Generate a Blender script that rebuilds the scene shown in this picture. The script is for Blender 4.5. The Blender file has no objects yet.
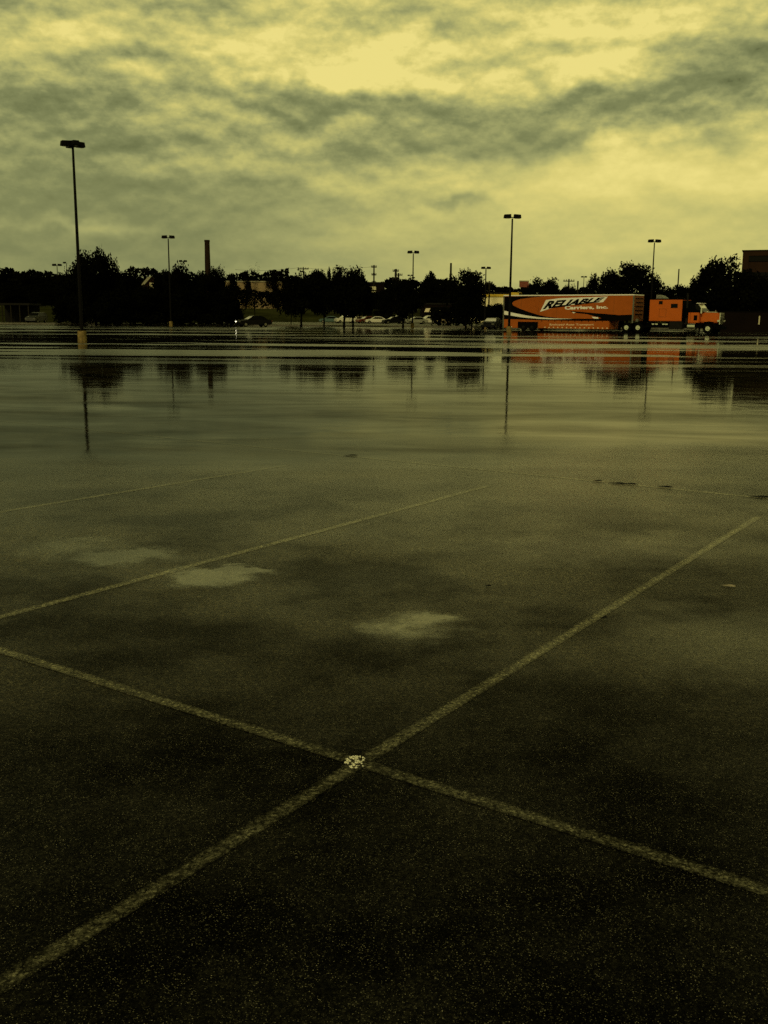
import bpy, bmesh, math, random
import numpy as np
from mathutils import Matrix, Vector
random.seed(7)
C = bpy.context.scene.collection
SC = bpy.context.scene
PI = math.pi

# ------------------------------------------------------------------ camera
FPX, CAMH, PITCH, ROLL = 1005.0, 1.55, math.atan(196/1005.0), math.radians(0.45)
F_ = Vector((0, math.cos(PITCH), -math.sin(PITCH)))
R0 = Vector((1, 0, 0)); U0 = R0.cross(F_)
R_ = R0*math.cos(ROLL) + U0*math.sin(ROLL)
U_ = -R0*math.sin(ROLL) + U0*math.cos(ROLL)
def ray(px, py): return F_*FPX + R_*(px-384) - U_*(py-512)
def gp(px, py):
    d = ray(px, py); t = -CAMH/d.z
    return Vector((d.x*t, d.y*t, 0))
def at(px, py, Y):
    d = ray(px, py); t = Y/d.y
    return Vector((d.x*t, Y, CAMH+d.z*t))
def mpp(D): return D/FPX            # metres per pixel at distance D

cam_d = bpy.data.cameras.new('camera'); cam = bpy.data.objects.new('camera', cam_d); C.objects.link(cam)
cam_d.sensor_fit = 'VERTICAL'; cam_d.sensor_height = 24; cam_d.lens = FPX/1024*24
cam_d.clip_start = 0.05; cam_d.clip_end = 9000
M = Matrix((R_, U_, -F_)).transposed().to_4x4(); M.translation = Vector((0, 0, CAMH))
cam.matrix_world = M
SC.camera = cam

# ------------------------------------------------------------------ helpers
def tag(o, label=None, cat=None, group=None, kind=None):
    if label: o['label'] = label
    if cat: o['category'] = cat
    if group: o['group'] = group
    if kind: o['kind'] = kind
    return o
def thing(name, loc, rz=0, label=None, cat=None, group=None, sc=None):
    o = bpy.data.objects.new(name, None); C.objects.link(o)
    o.empty_display_size = 0.2
    o.location = loc; o.rotation_euler = (0, 0, rz)
    if sc: o.scale = sc
    return tag(o, label, cat, group)
def copy_tree(o, parent=None):
    c = o.copy(); C.objects.link(c)
    if parent: c.parent = parent
    for ch in list(o.children): copy_tree(ch, c)
    return c
class MB:
    def __init__(s): s.v = []; s.f = []
    def add(s, vs, fs):
        n = len(s.v); s.v += [tuple(v) for v in vs]; s.f += [tuple(i+n for i in f) for f in fs]; return s
    def box(s, x0, x1, y0, y1, z0, z1):
        return s.add([(x0,y0,z0),(x1,y0,z0),(x1,y1,z0),(x0,y1,z0),(x0,y0,z1),(x1,y0,z1),(x1,y1,z1),(x0,y1,z1)],
            [(0,3,2,1),(4,5,6,7),(0,1,5,4),(1,2,6,5),(2,3,7,6),(3,0,4,7)])
    def prism(s, poly, y0, y1, y0b=None, y1b=None):
        """poly in x,z extruded along y"""
        n = len(poly)
        vs = [(x, y0, z) for x, z in poly] + [(x, y1, z) for x, z in poly]
        fs = [tuple(range(n)), tuple(range(2*n-1, n-1, -1))] + [(i, i+n, (i+1) % n+n, (i+1) % n) for i in range(n)]
        return s.add(vs, fs)
    def hull8(s, a, b):
        """two quads a (4 pts) and b (4 pts) joined"""
        return s.add(list(a)+list(b), [(3,2,1,0),(4,5,6,7),(0,1,5,4),(1,2,6,5),(2,3,7,6),(3,0,4,7)])
    def tube(s, pts, rads, n=8):
        pts = [Vector(p) for p in pts]
        if not hasattr(rads, '__len__'): rads = [rads]*len(pts)
        rings = []
        for i, p in enumerate(pts):
            d = (pts[min(i+1, len(pts)-1)]-pts[max(i-1, 0)]).normalized()
            a = d.cross(Vector((0, 0, 1)) if abs(d.z) < .9 else Vector((1, 0, 0))).normalized(); b = d.cross(a)
            rings += [p+(a*math.cos(2*PI*k/n)+b*math.sin(2*PI*k/n))*rads[i] for k in range(n)]
        fs = []
        for i in range(len(pts)-1):
            for k in range(n):
                fs.append((i*n+k, i*n+(k+1) % n, (i+1)*n+(k+1) % n, (i+1)*n+k))
        fs.append(tuple(range(n))[::-1]); fs.append(tuple(range((len(pts)-1)*n, len(pts)*n)))
        return s.add(rings, fs)
    def build(s, name, mat, parent=None, bevel=0, smooth=False, loc=None, kind=None):
        me = bpy.data.meshes.new(name); me.from_pydata(s.v, [], s.f); me.update()
        bm = bmesh.new(); bm.from_mesh(me); bmesh.ops.recalc_face_normals(bm, faces=bm.faces)
        if bevel:
            bmesh.ops.bevel(bm, geom=[e for e in bm.edges if e.is_manifold and e.calc_face_angle(0) > .5], offset=bevel, segments=2, affect='EDGES', clamp_overlap=True)
        bm.to_mesh(me); bm.free()
        if smooth:
            me.shade_smooth()
        o = bpy.data.objects.new(name, me); C.objects.link(o)
        me.materials.append(mat)
        if parent: o.parent = parent
        if loc: o.location = loc
        if kind: o['kind'] = kind
        return o

# ------------------------------------------------------------------ node helper
class NT:
    def __init__(s, nt): s.nt = nt; s.n = nt.nodes; s.l = nt.links
    def new(s, t, **kw):
        nd = s.n.new(t)
        for k, v in kw.items():
            if hasattr(nd, k): setattr(nd, k, v)
        return nd
    def put(s, sock, val):
        if isinstance(val, bpy.types.NodeSocket): s.l.new(val, sock)
        elif val is not None: sock.default_value = val
    def m(s, op, a, b=None, c=None, clamp=False):
        nd = s.n.new('ShaderNodeMath'); nd.operation = op; nd.use_clamp = clamp
        s.put(nd.inputs[0], a); s.put(nd.inputs[1], b); s.put(nd.inputs[2], c)
        return nd.outputs[0]
    def ss(s, x, a, b):
        nd = s.n.new('ShaderNodeMapRange'); nd.interpolation_type = 'SMOOTHSTEP'
        s.put(nd.inputs[0], x); nd.inputs[1].default_value = a; nd.inputs[2].default_value = b
        nd.inputs[3].default_value = 0; nd.inputs[4].default_value = 1
        return nd.outputs[0]
    def mr(s, x, a, b, c, d):
        nd = s.n.new('ShaderNodeMapRange'); s.put(nd.inputs[0], x)
        for i, v in enumerate((a, b, c, d)): nd.inputs[i+1].default_value = v
        return nd.outputs[0]
    def noise(s, vec, scale, detail=4, rough=.55, dist=0, out=0):
        nd = s.n.new('ShaderNodeTexNoise'); s.put(nd.inputs['Vector'], vec)
        nd.inputs['Scale'].default_value = scale; nd.inputs['Detail'].default_value = detail
        nd.inputs['Roughness'].default_value = rough; nd.inputs['Distortion'].default_value = dist
        return nd.outputs[out]
    def map(s, vec, loc=(0,0,0), rot=(0,0,0), sc=(1,1,1)):
        nd = s.n.new('ShaderNodeMapping'); s.put(nd.inputs[0], vec)
        nd.inputs[1].default_value = loc; nd.inputs[2].default_value = rot; nd.inputs[3].default_value = sc
        return nd.outputs[0]
    def mixc(s, f, a, b):
        nd = s.n.new('ShaderNodeMix'); nd.data_type = 'RGBA'; s.put(nd.inputs[0], f)
        for i, v in ((6, a), (7, b)):
            if isinstance(v, tuple) and len(v) == 3: v = v+(1,)
            s.put(nd.inputs[i], v)
        return nd.outputs[2]
    def mix(s, f, a, b):
        nd = s.n.new('ShaderNodeMix'); s.put(nd.inputs[0], f); s.put(nd.inputs[2], a); s.put(nd.inputs[3], b)
        return nd.outputs[0]
    def ramp(s, x, stops):
        nd = s.n.new('ShaderNodeValToRGB'); s.put(nd.inputs[0], x); cr = nd.color_ramp
        cr.interpolation = 'LINEAR'
        for i, (p, c) in enumerate(stops):
            e = cr.elements[i] if i < 2 else cr.elements.new(p)
            e.position = p; e.color = tuple(c)+(1,)
        return nd.outputs[0]

def material(name):
    m = bpy.data.materials.new(name); m.use_nodes = True
    nt = NT(m.node_tree); b = m.node_tree.nodes['Principled BSDF']
    return m, nt, b
def simple(name, col, rough=.6, spec=.3, var=.25, scale=3., metallic=0, coat=0, emis=None):
    m, nt, b = material(name)
    tc = nt.new('ShaderNodeTexCoord')
    f = nt.noise(tc.outputs['Object'], scale, 5, .6)
    f = nt.mr(f, .3, .7, 0, 1)
    c0 = tuple(c*(1-var) for c in col); c1 = tuple(min(1, c*(1+var)) for c in col)
    nt.put(b.inputs['Base Color'], nt.mixc(f, c0, c1))
    nt.put(b.inputs['Roughness'], nt.mr(f, 0, 1, max(0, rough-.08), min(1, rough+.08)))
    b.inputs['Specular IOR Level'].default_value = spec
    b.inputs['Metallic'].default_value = metallic
    b.inputs['Coat Weight'].default_value = coat; b.inputs['Coat Roughness'].default_value = .08
    if emis:
        b.inputs['Emission Color'].default_value = emis[0]+(1,); b.inputs['Emission Strength'].default_value = emis[1]
    return m

# the picture's whole palette is that of a yellow evening light under cloud
MT = {}
MT['pole'] = simple('dark_bronze_steel', (.005, .0045, .003), .7, .05)
MT['lens'] = simple('lamp_glass', (.12, .12, .08), .2, .4)
MT['concrete_yellow'] = simple('yellow_painted_concrete', (.2, .14, .045), .85, .1, .5, 4)
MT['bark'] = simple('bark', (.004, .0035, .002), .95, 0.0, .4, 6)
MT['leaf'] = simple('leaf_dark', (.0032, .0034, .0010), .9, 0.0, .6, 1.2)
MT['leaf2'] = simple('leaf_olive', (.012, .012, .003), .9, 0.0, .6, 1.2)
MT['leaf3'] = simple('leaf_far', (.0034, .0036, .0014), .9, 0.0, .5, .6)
MT['orange'] = simple('orange_paint', (.37, .088, .009), .5, .12, .1, 1.2, coat=0)
MT['orange_cab'] = simple('orange_cab_paint', (.50, .105, .008), .42, .15, .06, 1.2, coat=.05)
MT['orange_dark'] = simple('brown_orange_panel', (.20, .065, .012), .6, .15, .35, 2)
MT['black_vinyl'] = simple('black_vinyl', (.003, .0025, .0012), .8, .03, .3)
MT['white_vinyl'] = simple('white_vinyl', (.85, .82, .66), .5, .2, .05)
MT['cream_letter'] = simple('cream_letter', (.78, .55, .3), .5, .2, .05)
MT['chrome'] = simple('chrome', (.85, .84, .72), .18, .5, .06, metallic=1)
MT['steel'] = simple('brushed_steel', (.20, .19, .15), .4, .5, .2, metallic=1)
MT['rubber'] = simple('rubber', (.003, .003, .002), .9, .03)
MT['chassis'] = simple('chassis_black', (.002, .002, .0012), .9, .03)
MT['glass'] = simple('dark_glass', (.004, .004, .003), .15, .08, .1)
MT['lit'] = simple('windshield_reflection_glass', (.9, .87, .68), .3, 1.0, .05, metallic=.3)  # pale colour stands in for sky mirrored in the windscreen
MT['tan'] = simple('tan_facade', (.26, .19, .09), .85, .05, .15, .3)
MT['brick'] = simple('brown_brick', (.026, .013, .006), .85, .05, .2, .5)
MT['brick_dark'] = simple('dark_brick', (.006, .0035, .002), .85, .05, .3, .5)
MT['roof'] = simple('roof_dark', (.012, .011, .008), .8, .05)
MT['roof_pale'] = simple('roof_pale', (.30, .27, .16), .7, .1)
MT['white_wall'] = simple('white_wall', (.55, .5, .3), .8, .05, .1, .4)
MT['cream_wall'] = simple('cream_wall', (.85, .75, .42), .8, .05, .06, .4)
MT['yellow_fascia'] = simple('yellow_fascia', (.62, .42, .04), .6, .2, .1)
MT['sign_red'] = simple('sign_red', (.20, .055, .03), .5, .2)
MT['awning'] = simple('awning_pale', (.75, .65, .42), .8, .05, .1)
MT['chimney'] = simple('chimney_brick', (.02, .012, .006), .85, .05, .3, .7)
MT['wood_pole'] = simple('weathered_wood_pole', (.02, .017, .010), .9, .05)
MT['kerb'] = simple('kerb_concrete', (.13, .12, .08), .8, .1, .3, 2)
MT['litter'] = simple('litter_leaf', (.004, .0035, .002), .7, .2)
MT['scrap'] = simple('paper_scrap', (.35, .3, .18), .8, .1)
MT['headlight'] = simple('headlight', (.8, .8, .6), .2, .4, .05, emis=((1, .93, .6), 3))
for n, c, mt in (('car_black', (.002, .002, .0015), 0), ('car_white', (.6, .58, .42), 0), ('car_silver', (.28, .28, .2), .3),
             ('car_dim', (.03, .03, .02), 0), ('car_red', (.12, .02, .01), 0), ('car_teal', (.05, .1, .08), 0), ('car_tan', (.3, .24, .13), .2)):
    MT[n] = simple(n, c, .35, .1 if n == 'car_black' else .4, .05, coat=0 if n in ('car_black', 'car_dim') else .4, metallic=mt)

# ------------------------------------------------------------------ world
w = bpy.data.worlds.new('World'); SC.world = w; w.use_nodes = True
nt = NT(w.node_tree); bg = w.node_tree.nodes['Background']
SUN_EL, SUN_AZ = math.radians(30), math.radians(200)
sky = nt.new('ShaderNodeTexSky'); sky.sky_type = 'NISHITA'; sky.sun_disc = False
sky.sun_elevation = SUN_EL; sky.sun_rotation = SUN_AZ; sky.air_density = 1.5; sky.dust_density = 4
tc = nt.new('ShaderNodeTexCoord'); V = tc.outputs['Generated']
sx = nt.new('ShaderNodeSeparateXYZ'); nt.l.new(V, sx.inputs[0])
X, Y, Z = sx.outputs
az = nt.m('ARCTAN2', X, Y); el = nt.m('ARCSINE', Z)
ca = nt.new('ShaderNodeCombineXYZ'); nt.put(ca.inputs[0], az); nt.put(ca.inputs[1], el); AE = ca.outputs[0]
zz = nt.m('ADD', nt.m('MAXIMUM', Z, 0.0), 0.10)
cc = nt.new('ShaderNodeCombineXYZ'); nt.put(cc.inputs[0], nt.m('DIVIDE', X, zz)); nt.put(cc.inputs[1], nt.m('DIVIDE', Y, zz)); CP = cc.outputs[0]
# domain warp so that cloud edges billow
wv = nt.new('ShaderNodeVectorMath', operation='SUBTRACT'); nt.l.new(nt.noise(AE, 14, 4, .55, out=1), wv.inputs[0]); wv.inputs[1].default_value = (.5, .5, .5)
ws = nt.new('ShaderNodeVectorMath', operation='SCALE'); nt.l.new(wv.outputs[0], ws.inputs[0]); ws.inputs[3].default_value = .07
wa = nt.new('ShaderNodeVectorMath', operation='ADD'); nt.l.new(AE, wa.inputs[0]); nt.l.new(ws.outputs[0], wa.inputs[1]); AW = wa.outputs[0]
# cloud banks: azimuth/elevation centre (given where they were seen), half-sizes, slope, brightness
def dirae(px, py):
    d = ray(px, py); return math.atan2(d.x, d.y), math.atan2(d.z, math.hypot(d.x, d.y))
banks = [  # px, py, half w, half h, tilt deg, amp
    (150, 60, 230, 34, 4, .36), (330, 30, 90, 30, 0, .24), (560, 20, 110, 26, 0, .16), (20, 12, 60, 14, 0, -.16),
    (190, 8, 150, 9, 0, -.24), (640, 35, 50, 16, -12, .2),
    (230, 80, 130, 13, 5, -.46), (70, 120, 120, 30, 0, -.34), (60, 180, 110, 20, 3, -.30), (180, 190, 80, 16, 8, -.26),
    (30, 160, 70, 10, 0, .1), (190, 165, 60, 10, -4, .16), (155, 112, 26, 9, 0, .26), (240, 122, 34, 9, 0, .2),
    (310, 105, 130, 16, -3, -.12), (430, 105, 110, 13, 0, -.24), (560, 122, 150, 17, -6, -.42), (680, 100, 110, 18, -14, -.34),
    (755, 42, 50, 14, -10, -.4), (500, 60, 110, 12, 0, -.12), (410, 28, 60, 8, 0, -.14), (480, 136, 70, 9, 0, -.2),
    (446, 201, 36, 6, 2, -.22), (335, 160, 90, 13, 14, -.14), (290, 190, 60, 10, 12, -.16), (500, 170, 60, 16, 0, -.08),
    (650, 170, 190, 26, 0, .24), (600, 72, 130, 14, 8, .2), (400, 62, 60, 16, 0, .16), (330, 140, 60, 10, 10, .12),
    (40, 245, 150, 30, 0, -.20), (200, 250, 90, 20, 0, -.10), (70, 222, 70, 5, 0, .14), (560, 215, 160, 30, 0, .07), (720, 255, 120, 20, 0, .05)]
acc = None
for (px, py, hw, hh, tilt, amp) in banks:
    a0, e0 = dirae(px, py)
    mp = nt.n.new('ShaderNodeMapping'); mp.vector_type = 'TEXTURE'
    nt.l.new(AW, mp.inputs[0]); mp.inputs[1].default_value = (a0, e0, 0)
    mp.inputs[2].default_value = (0, 0, math.radians(-tilt)); mp.inputs[3].default_value = (hw/FPX, hh/FPX, 1)
    ln = nt.new('ShaderNodeVectorMath', operation='DOT_PRODUCT'); nt.l.new(mp.outputs[0], ln.inputs[0]); nt.l.new(mp.outputs[0], ln.inputs[1])
    g = nt.m('EXPONENT', nt.m('MULTIPLY', ln.outputs[1 if ln.outputs[0].type != 'VALUE' else 0], -.75))
    t = nt.m('MULTIPLY', g, amp*(1.25 if amp > 0 else 1.2))
    acc = t if acc is None else nt.m('ADD', acc, t)
low = nt.m('MULTIPLY', nt.ss(el, .05, .2), nt.m('SUBTRACT', 1, nt.m('MULTIPLY', nt.ss(az, .0, .16), nt.m('MULTIPLY', .75, nt.m('SUBTRACT', 1, nt.ss(el, .125, .185))))))     # calmer close to the horizon
def relief(scale, det, dl, off, st=1.9, rough=.58):
    """billows lit from above: difference of one noise at two heights"""
    a_ = nt.noise(nt.map(AE, (off, 0, 0), sc=(1, st, 1)), scale, det, rough, 0)
    b_ = nt.noise(nt.map(AE, (off, dl*st, 0), sc=(1, st, 1)), scale, det, rough, 0)
    return nt.m('SUBTRACT', a_, b_), a_
e1, n1 = relief(6, 8, .016, 2.3, 2.3, .52)
e3, n3 = relief(13, 7, .009, 8.4, 1.9, .54)
e2, n2 = relief(30, 5, .005, 5.1, 1.5, .58)
n4 = nt.noise(nt.map(CP, (3.1, 1.2, 0), (0, 0, .25), (.6, 1.0, 1)), 1.3, 4, .55)
v = nt.m('ADD', .53, acc)
v = nt.m('ADD', v, nt.m('MULTIPLY', nt.m('SUBTRACT', n1, .5), nt.mix(low, .12, .60)))
v = nt.m('ADD', v, nt.m('MULTIPLY', nt.m('SUBTRACT', n4, .5), nt.mix(low, .10, .35)))
v = nt.m('SMOOTH_MAX', v, .30, .25)
v = nt.m('SMOOTH_MIN', v, .96, .25)
v = nt.m('ADD', v, nt.m('MULTIPLY', nt.m('SUBTRACT', n3, .5), nt.mix(low, .08, .26)))
v = nt.m('ADD', v, nt.m('MULTIPLY', e1, nt.mix(low, .25, 1.15)))
v = nt.m('ADD', v, nt.m('MULTIPLY', e3, nt.mix(low, .22, 1.1)))
v = nt.m('ADD', v, nt.m('MULTIPLY', e2, nt.mix(low, .12, .55)))
v = nt.m('ADD', v, nt.m('MULTIPLY', nt.m('SUBTRACT', n2, .5), nt.mix(low, .05, .22)))
v = nt.m('ADD', v, nt.m('MULTIPLY', nt.ss(az, -.35, .30), .15))
v = nt.m('SUBTRACT', v, nt.m('MULTIPLY', nt.ss(el, .36, .62), .80))      # unseen upper sky darkened to cut fill light and ground reflections
cl = nt.ramp(v, [(0, (.05, .058, .026)), (1, (.86, .74, .24)), (.12, (.145, .162, .068)), (.32, (.215, .232, .098)), (.5, (.34, .345, .135)), (.72, (.54, .505, .168)), (.88, (.72, .63, .195))])
# the clear-sky share that filters through the cloud
tint = nt.mixc(1, (0, 0, 0), (1, 1, 1))
mu = nt.new('ShaderNodeMix'); mu.data_type = 'RGBA'; mu.blend_type = 'MULTIPLY'; mu.inputs[0].default_value = 1
nt.l.new(sky.outputs[0], mu.inputs[6]); mu.inputs[7].default_value = (.10, .085, .02, 1)
mix = nt.mixc(.05, cl, mu.outputs[2])
nt.l.new(mix, bg.inputs[0]); bg.inputs[1].default_value = 1.0
w.cycles.sampling_method = 'MANUAL'; w.cycles.sample_map_resolution = 256
SC.cycles.use_denoising = False; SC.cycles.use_adaptive_sampling = True; SC.cycles.adaptive_threshold = .02
SC.cycles.max_bounces = 5; SC.cycles.diffuse_bounces = 2; SC.cycles.glossy_bounces = 3; SC.cycles.transparent_max_bounces = 6
sd = bpy.data.lights.new('sun', 'SUN'); sd.energy = 1.1; sd.angle = math.radians(14); sd.color = (1, .88, .5)
so = bpy.data.objects.new('sun', sd); C.objects.link(so)
sdir = Vector((math.sin(SUN_AZ)*math.cos(SUN_EL), math.cos(SUN_AZ)*math.cos(SUN_EL), math.sin(SUN_EL)))
so.rotation_euler = sdir.to_track_quat('Z', 'Y').to_euler(); so.location = (0, -20, 40)
SC.view_settings.view_transform = 'Standard'; SC.view_settings.look = 'None'; SC.view_settings.exposure = 0

# ------------------------------------------------------------------ ground materials
def asphalt(name, paint=0.0):
    m, nt, b = material(name)
    ge = nt.new('ShaderNodeNewGeometry'); P = ge.outputs['Position']
    s = nt.new('ShaderNodeSeparateXYZ'); nt.l.new(P, s.inputs[0]); x, y = s.outputs[0], s.outputs[1]
    # ---- standing water: the far half of the lot, ragged edge, plus patches
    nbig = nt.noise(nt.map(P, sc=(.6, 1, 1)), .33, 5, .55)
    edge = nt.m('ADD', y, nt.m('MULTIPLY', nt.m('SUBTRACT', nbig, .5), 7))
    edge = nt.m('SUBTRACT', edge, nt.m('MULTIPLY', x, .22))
    damp_sheen = nt.ss(edge, 2.4, 6.8)
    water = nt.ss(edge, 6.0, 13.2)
    # small puddles seen between the stall lines
    pn = nt.new('ShaderNodeVectorMath', operation='SUBTRACT'); nt.l.new(nt.noise(P, 3.2, 6, .62, out=1), pn.inputs[0]); pn.inputs[1].default_value = (.5, .5, .5)
    ps = nt.new('ShaderNodeVectorMath', operation='SCALE'); nt.l.new(pn.outputs[0], ps.inputs[0]); ps.inputs[3].default_value = .75
    pa = nt.new('ShaderNodeVectorMath', operation='ADD'); nt.l.new(P, pa.inputs[0]); nt.l.new(ps.outputs[0], pa.inputs[1])
    pud = None
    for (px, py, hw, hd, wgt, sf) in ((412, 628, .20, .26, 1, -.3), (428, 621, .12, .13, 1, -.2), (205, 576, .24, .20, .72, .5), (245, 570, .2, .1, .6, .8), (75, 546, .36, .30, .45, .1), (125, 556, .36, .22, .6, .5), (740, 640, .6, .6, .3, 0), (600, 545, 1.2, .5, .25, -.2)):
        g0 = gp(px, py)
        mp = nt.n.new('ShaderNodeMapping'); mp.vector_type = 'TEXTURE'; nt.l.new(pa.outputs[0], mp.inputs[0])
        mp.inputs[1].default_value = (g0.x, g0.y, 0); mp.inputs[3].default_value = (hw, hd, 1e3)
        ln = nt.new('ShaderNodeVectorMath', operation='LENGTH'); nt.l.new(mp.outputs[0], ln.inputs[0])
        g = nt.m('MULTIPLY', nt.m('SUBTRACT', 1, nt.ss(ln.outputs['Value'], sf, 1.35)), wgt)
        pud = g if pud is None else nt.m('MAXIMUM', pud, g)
    wet = nt.m('MAXIMUM', water, pud)
    wetb = nt.m('POWER', wet, .45)
    # dry-ish humps that break the mirror far out
    hump = nt.noise(nt.map(P, (4, 9, 0), (0, 0, -.01), (.013, .105, 1)), 1.0, 4, .6, .8)
    hump2 = nt.noise(nt.map(P, (1, 3, 0), (0, 0, .03), (.04, .6, 1)), 1.0, 2, .5, .4)
    hum = nt.m('ADD', nt.m('MULTIPLY', hump, .8), nt.m('MULTIPLY', hump2, .2))
    far = nt.ss(y, 20, 48)
    thr = nt.ss(hum, .52, .542)
    band = nt.m('MULTIPLY', thr, far)
    mid = nt.m('MULTIPLY', nt.ss(hump2, .54, .66), nt.m('MULTIPLY', nt.ss(y, 12, 18), .35))
    broke = nt.m('MAXIMUM', band, mid)
    # ---- colour: dark bitumen, pale stones
    vo = nt.n.new('ShaderNodeTexVoronoi'); vo.feature = 'F1'; nt.l.new(P, vo.inputs['Vector']); vo.inputs['Scale'].default_value = 290
    sc_ = nt.new('ShaderNodeSeparateColor'); nt.l.new(vo.outputs['Color'], sc_.inputs[0])
    stone = nt.m('MULTIPLY', nt.m('POWER', sc_.outputs[0], 11), nt.m('SUBTRACT', 1, nt.ss(vo.outputs['Distance'], .25, .6)))
    stone = nt.m('MULTIPLY', nt.m('MULTIPLY', stone, nt.m('SUBTRACT', 1, pud)), nt.mr(nt.noise(P, 14, 4, .7), .35, .6, .1, 1.3))
    vo2 = nt.n.new('ShaderNodeTexVoronoi'); nt.l.new(P, vo2.inputs['Vector']); vo2.inputs['Scale'].default_value = 130
    sc2 = nt.new('ShaderNodeSeparateColor'); nt.l.new(vo2.outputs['Color'], sc2.inputs[0])
    g2 = nt.noise(P, 34, 5, .85)
    grit = nt.m('MULTIPLY', nt.mr(nt.m('POWER', sc2.outputs[1], 2.2), 0, 1, .35, 2.4), nt.mr(g2, .38, .62, .25, 1.9))
    bl = nt.noise(P, .95, 7, .62)
    blot = nt.mr(nt.ss(bl, .38, .62), 0, 1, .28, 1.4)
    base = nt.mixc(damp_sheen, (.0070, .0065, .0038), (.050, .041, .0175))  # closest ground painted darker as a vignette
    base = nt.mixc(nt.m('MULTIPLY', pud, .8), base, (.15, .135, .06))  # wet sheen of the puddles put into the base as a paler colour
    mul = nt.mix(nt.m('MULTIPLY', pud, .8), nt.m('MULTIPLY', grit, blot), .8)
    vm = nt.new('ShaderNodeVectorMath', operation='SCALE'); nt.l.new(base, vm.inputs[0]); nt.l.new(mul, vm.inputs[3])
    col = nt.mixc(nt.m('MULTIPLY', stone, 1.0), vm.outputs[0], (.36, .33, .19))
    if paint:
        pn1 = nt.noise(P, 45, 5, .7); pn2 = nt.noise(P, 5, 4, .6)
        pm = nt.m('ADD', nt.m('MULTIPLY', pn1, .7), nt.m('MULTIPLY', pn2, .3))
        lo = .53-paint*.12
        wear = nt.ss(pm, lo, lo+.14)
        # lines have soft, scuffed edges: v runs across the strip
        uv = nt.new('ShaderNodeUVMap'); uv.uv_map = 'UVMap'
        su = nt.new('ShaderNodeSeparateXYZ'); nt.l.new(uv.outputs[0], su.inputs[0])
        across = nt.m('ABSOLUTE', nt.m('SUBTRACT', su.outputs[1], .5))
        across = nt.m('ADD', across, nt.m('MULTIPLY', nt.m('SUBTRACT', nt.noise(P, 70, 5, .75), .5), 1.3))
        along = nt.m('MULTIPLY', nt.ss(su.outputs[0], 0, .02), 1)
        alpha = nt.m('MULTIPLY', nt.m('SUBTRACT', 1, nt.ss(across, .14, .6)), nt.mr(wear, 0, 1, .15, 1))
        fade = nt.m('SUBTRACT', 1, nt.m('MULTIPLY', water, .25))
        pc = nt.mixc(nt.ss(sc2.outputs[0], .1, .9), (.06, .057, .03), (.22, .205, .11))
        pc = nt.mixc(damp_sheen, pc, nt.mixc(nt.ss(sc2.outputs[0], .1, .9), (.20, .185, .09), (.50, .46, .23)))  # line paint made paler farther out, in place of reflected sky
        pv = nt.new('ShaderNodeVectorMath', operation='SCALE'); nt.l.new(pc, pv.inputs[0]); nt.l.new(nt.mr(grit, .2, 2.2, .5, 1.5), pv.inputs[3])
        col = nt.mixc(nt.m('MULTIPLY', alpha, fade), col, pv.outputs[0])
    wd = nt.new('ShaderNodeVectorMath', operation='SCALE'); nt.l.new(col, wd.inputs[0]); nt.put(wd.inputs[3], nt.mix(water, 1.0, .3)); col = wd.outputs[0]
    nt.put(b.inputs['Base Color'], col)
    # ---- gloss
    rg = nt.m('SUBTRACT', nt.mix(damp_sheen, .62, .36), nt.m('MULTIPLY', nt.m('SUBTRACT', nt.noise(P, 1.3, 5), .5), .25))
    rw = nt.mix(broke, .012, .26)
    nt.put(b.inputs['Roughness'], nt.mix(wetb, rg, rw))
    spec = nt.mix(damp_sheen, .04, .27)
    spec = nt.m('MULTIPLY', spec, blot)
    wspec = nt.mix(pud, .5, .7)
    nt.put(b.inputs['Specular IOR Level'], nt.mix(wet, spec, wspec))
    b.inputs['IOR'].default_value = 1.4
    # ---- relief
    h1 = nt.m('MULTIPLY', nt.noise(P, 85, 4, .7), nt.mr(wetb, 0, 1, .008, .0001))
    h2 = nt.m('MULTIPLY', nt.noise(nt.map(P, sc=(.6, 1, 1)), 5.5, 3, .5), nt.mr(wetb, 0, 1, .0012, .00012))
    h3 = nt.m('MULTIPLY', nt.noise(nt.map(P, sc=(.9, 1, 1)), 1.5, 4, .55), nt.mr(wet, 0, 1, 0, .0026))
    h4 = nt.m('MULTIPLY', nt.noise(nt.map(P, (2, 5, 0), (0, 0, .06), (.16, 1, 1)), 1.3, 4, .6, .5), nt.m('MULTIPLY', water, .0017))
    h1 = nt.m('ADD', h1, h4)
    hh = nt.m('ADD', h1, nt.m('ADD', h2, h3))
    bp = nt.n.new('ShaderNodeBump'); bp.inputs['Strength'].default_value = 1; bp.inputs['Distance'].default_value = 1
    nt.l.new(hh, bp.inputs['Height']); nt.l.new(bp.outputs[0], b.inputs['Normal'])
    fin = b.outputs[0]
    df = nt.n.new('ShaderNodeBsdfDiffuse'); nt.l.new(col, df.inputs[0])
    # grit that stands out of the film kills part of the mirror
    cov = nt.m('MULTIPLY', nt.m('MULTIPLY', water, nt.mr(nt.noise(nt.map(P, (8, 2, 0), (0, 0, -.08), (.35, 1, 1)), .7, 5, .6, .5), .32, .68, .72, 1.3)), nt.mix(nt.ss(y, 17, 55), .56, .06))
    m2 = nt.n.new('ShaderNodeMixShader'); nt.put(m2.inputs[0], cov); nt.l.new(b.outputs[0], m2.inputs[1]); nt.l.new(df.outputs[0], m2.inputs[2])
    fin = m2.outputs[0]; nt.l.new(fin, nt.n['Material Output'].inputs[0])
    return m
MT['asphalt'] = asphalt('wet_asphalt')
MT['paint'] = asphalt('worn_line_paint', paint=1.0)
MT['grass'] = simple('grass_slope', (.034, .036, .010), .9, 0.0, .5, .15)
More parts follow.
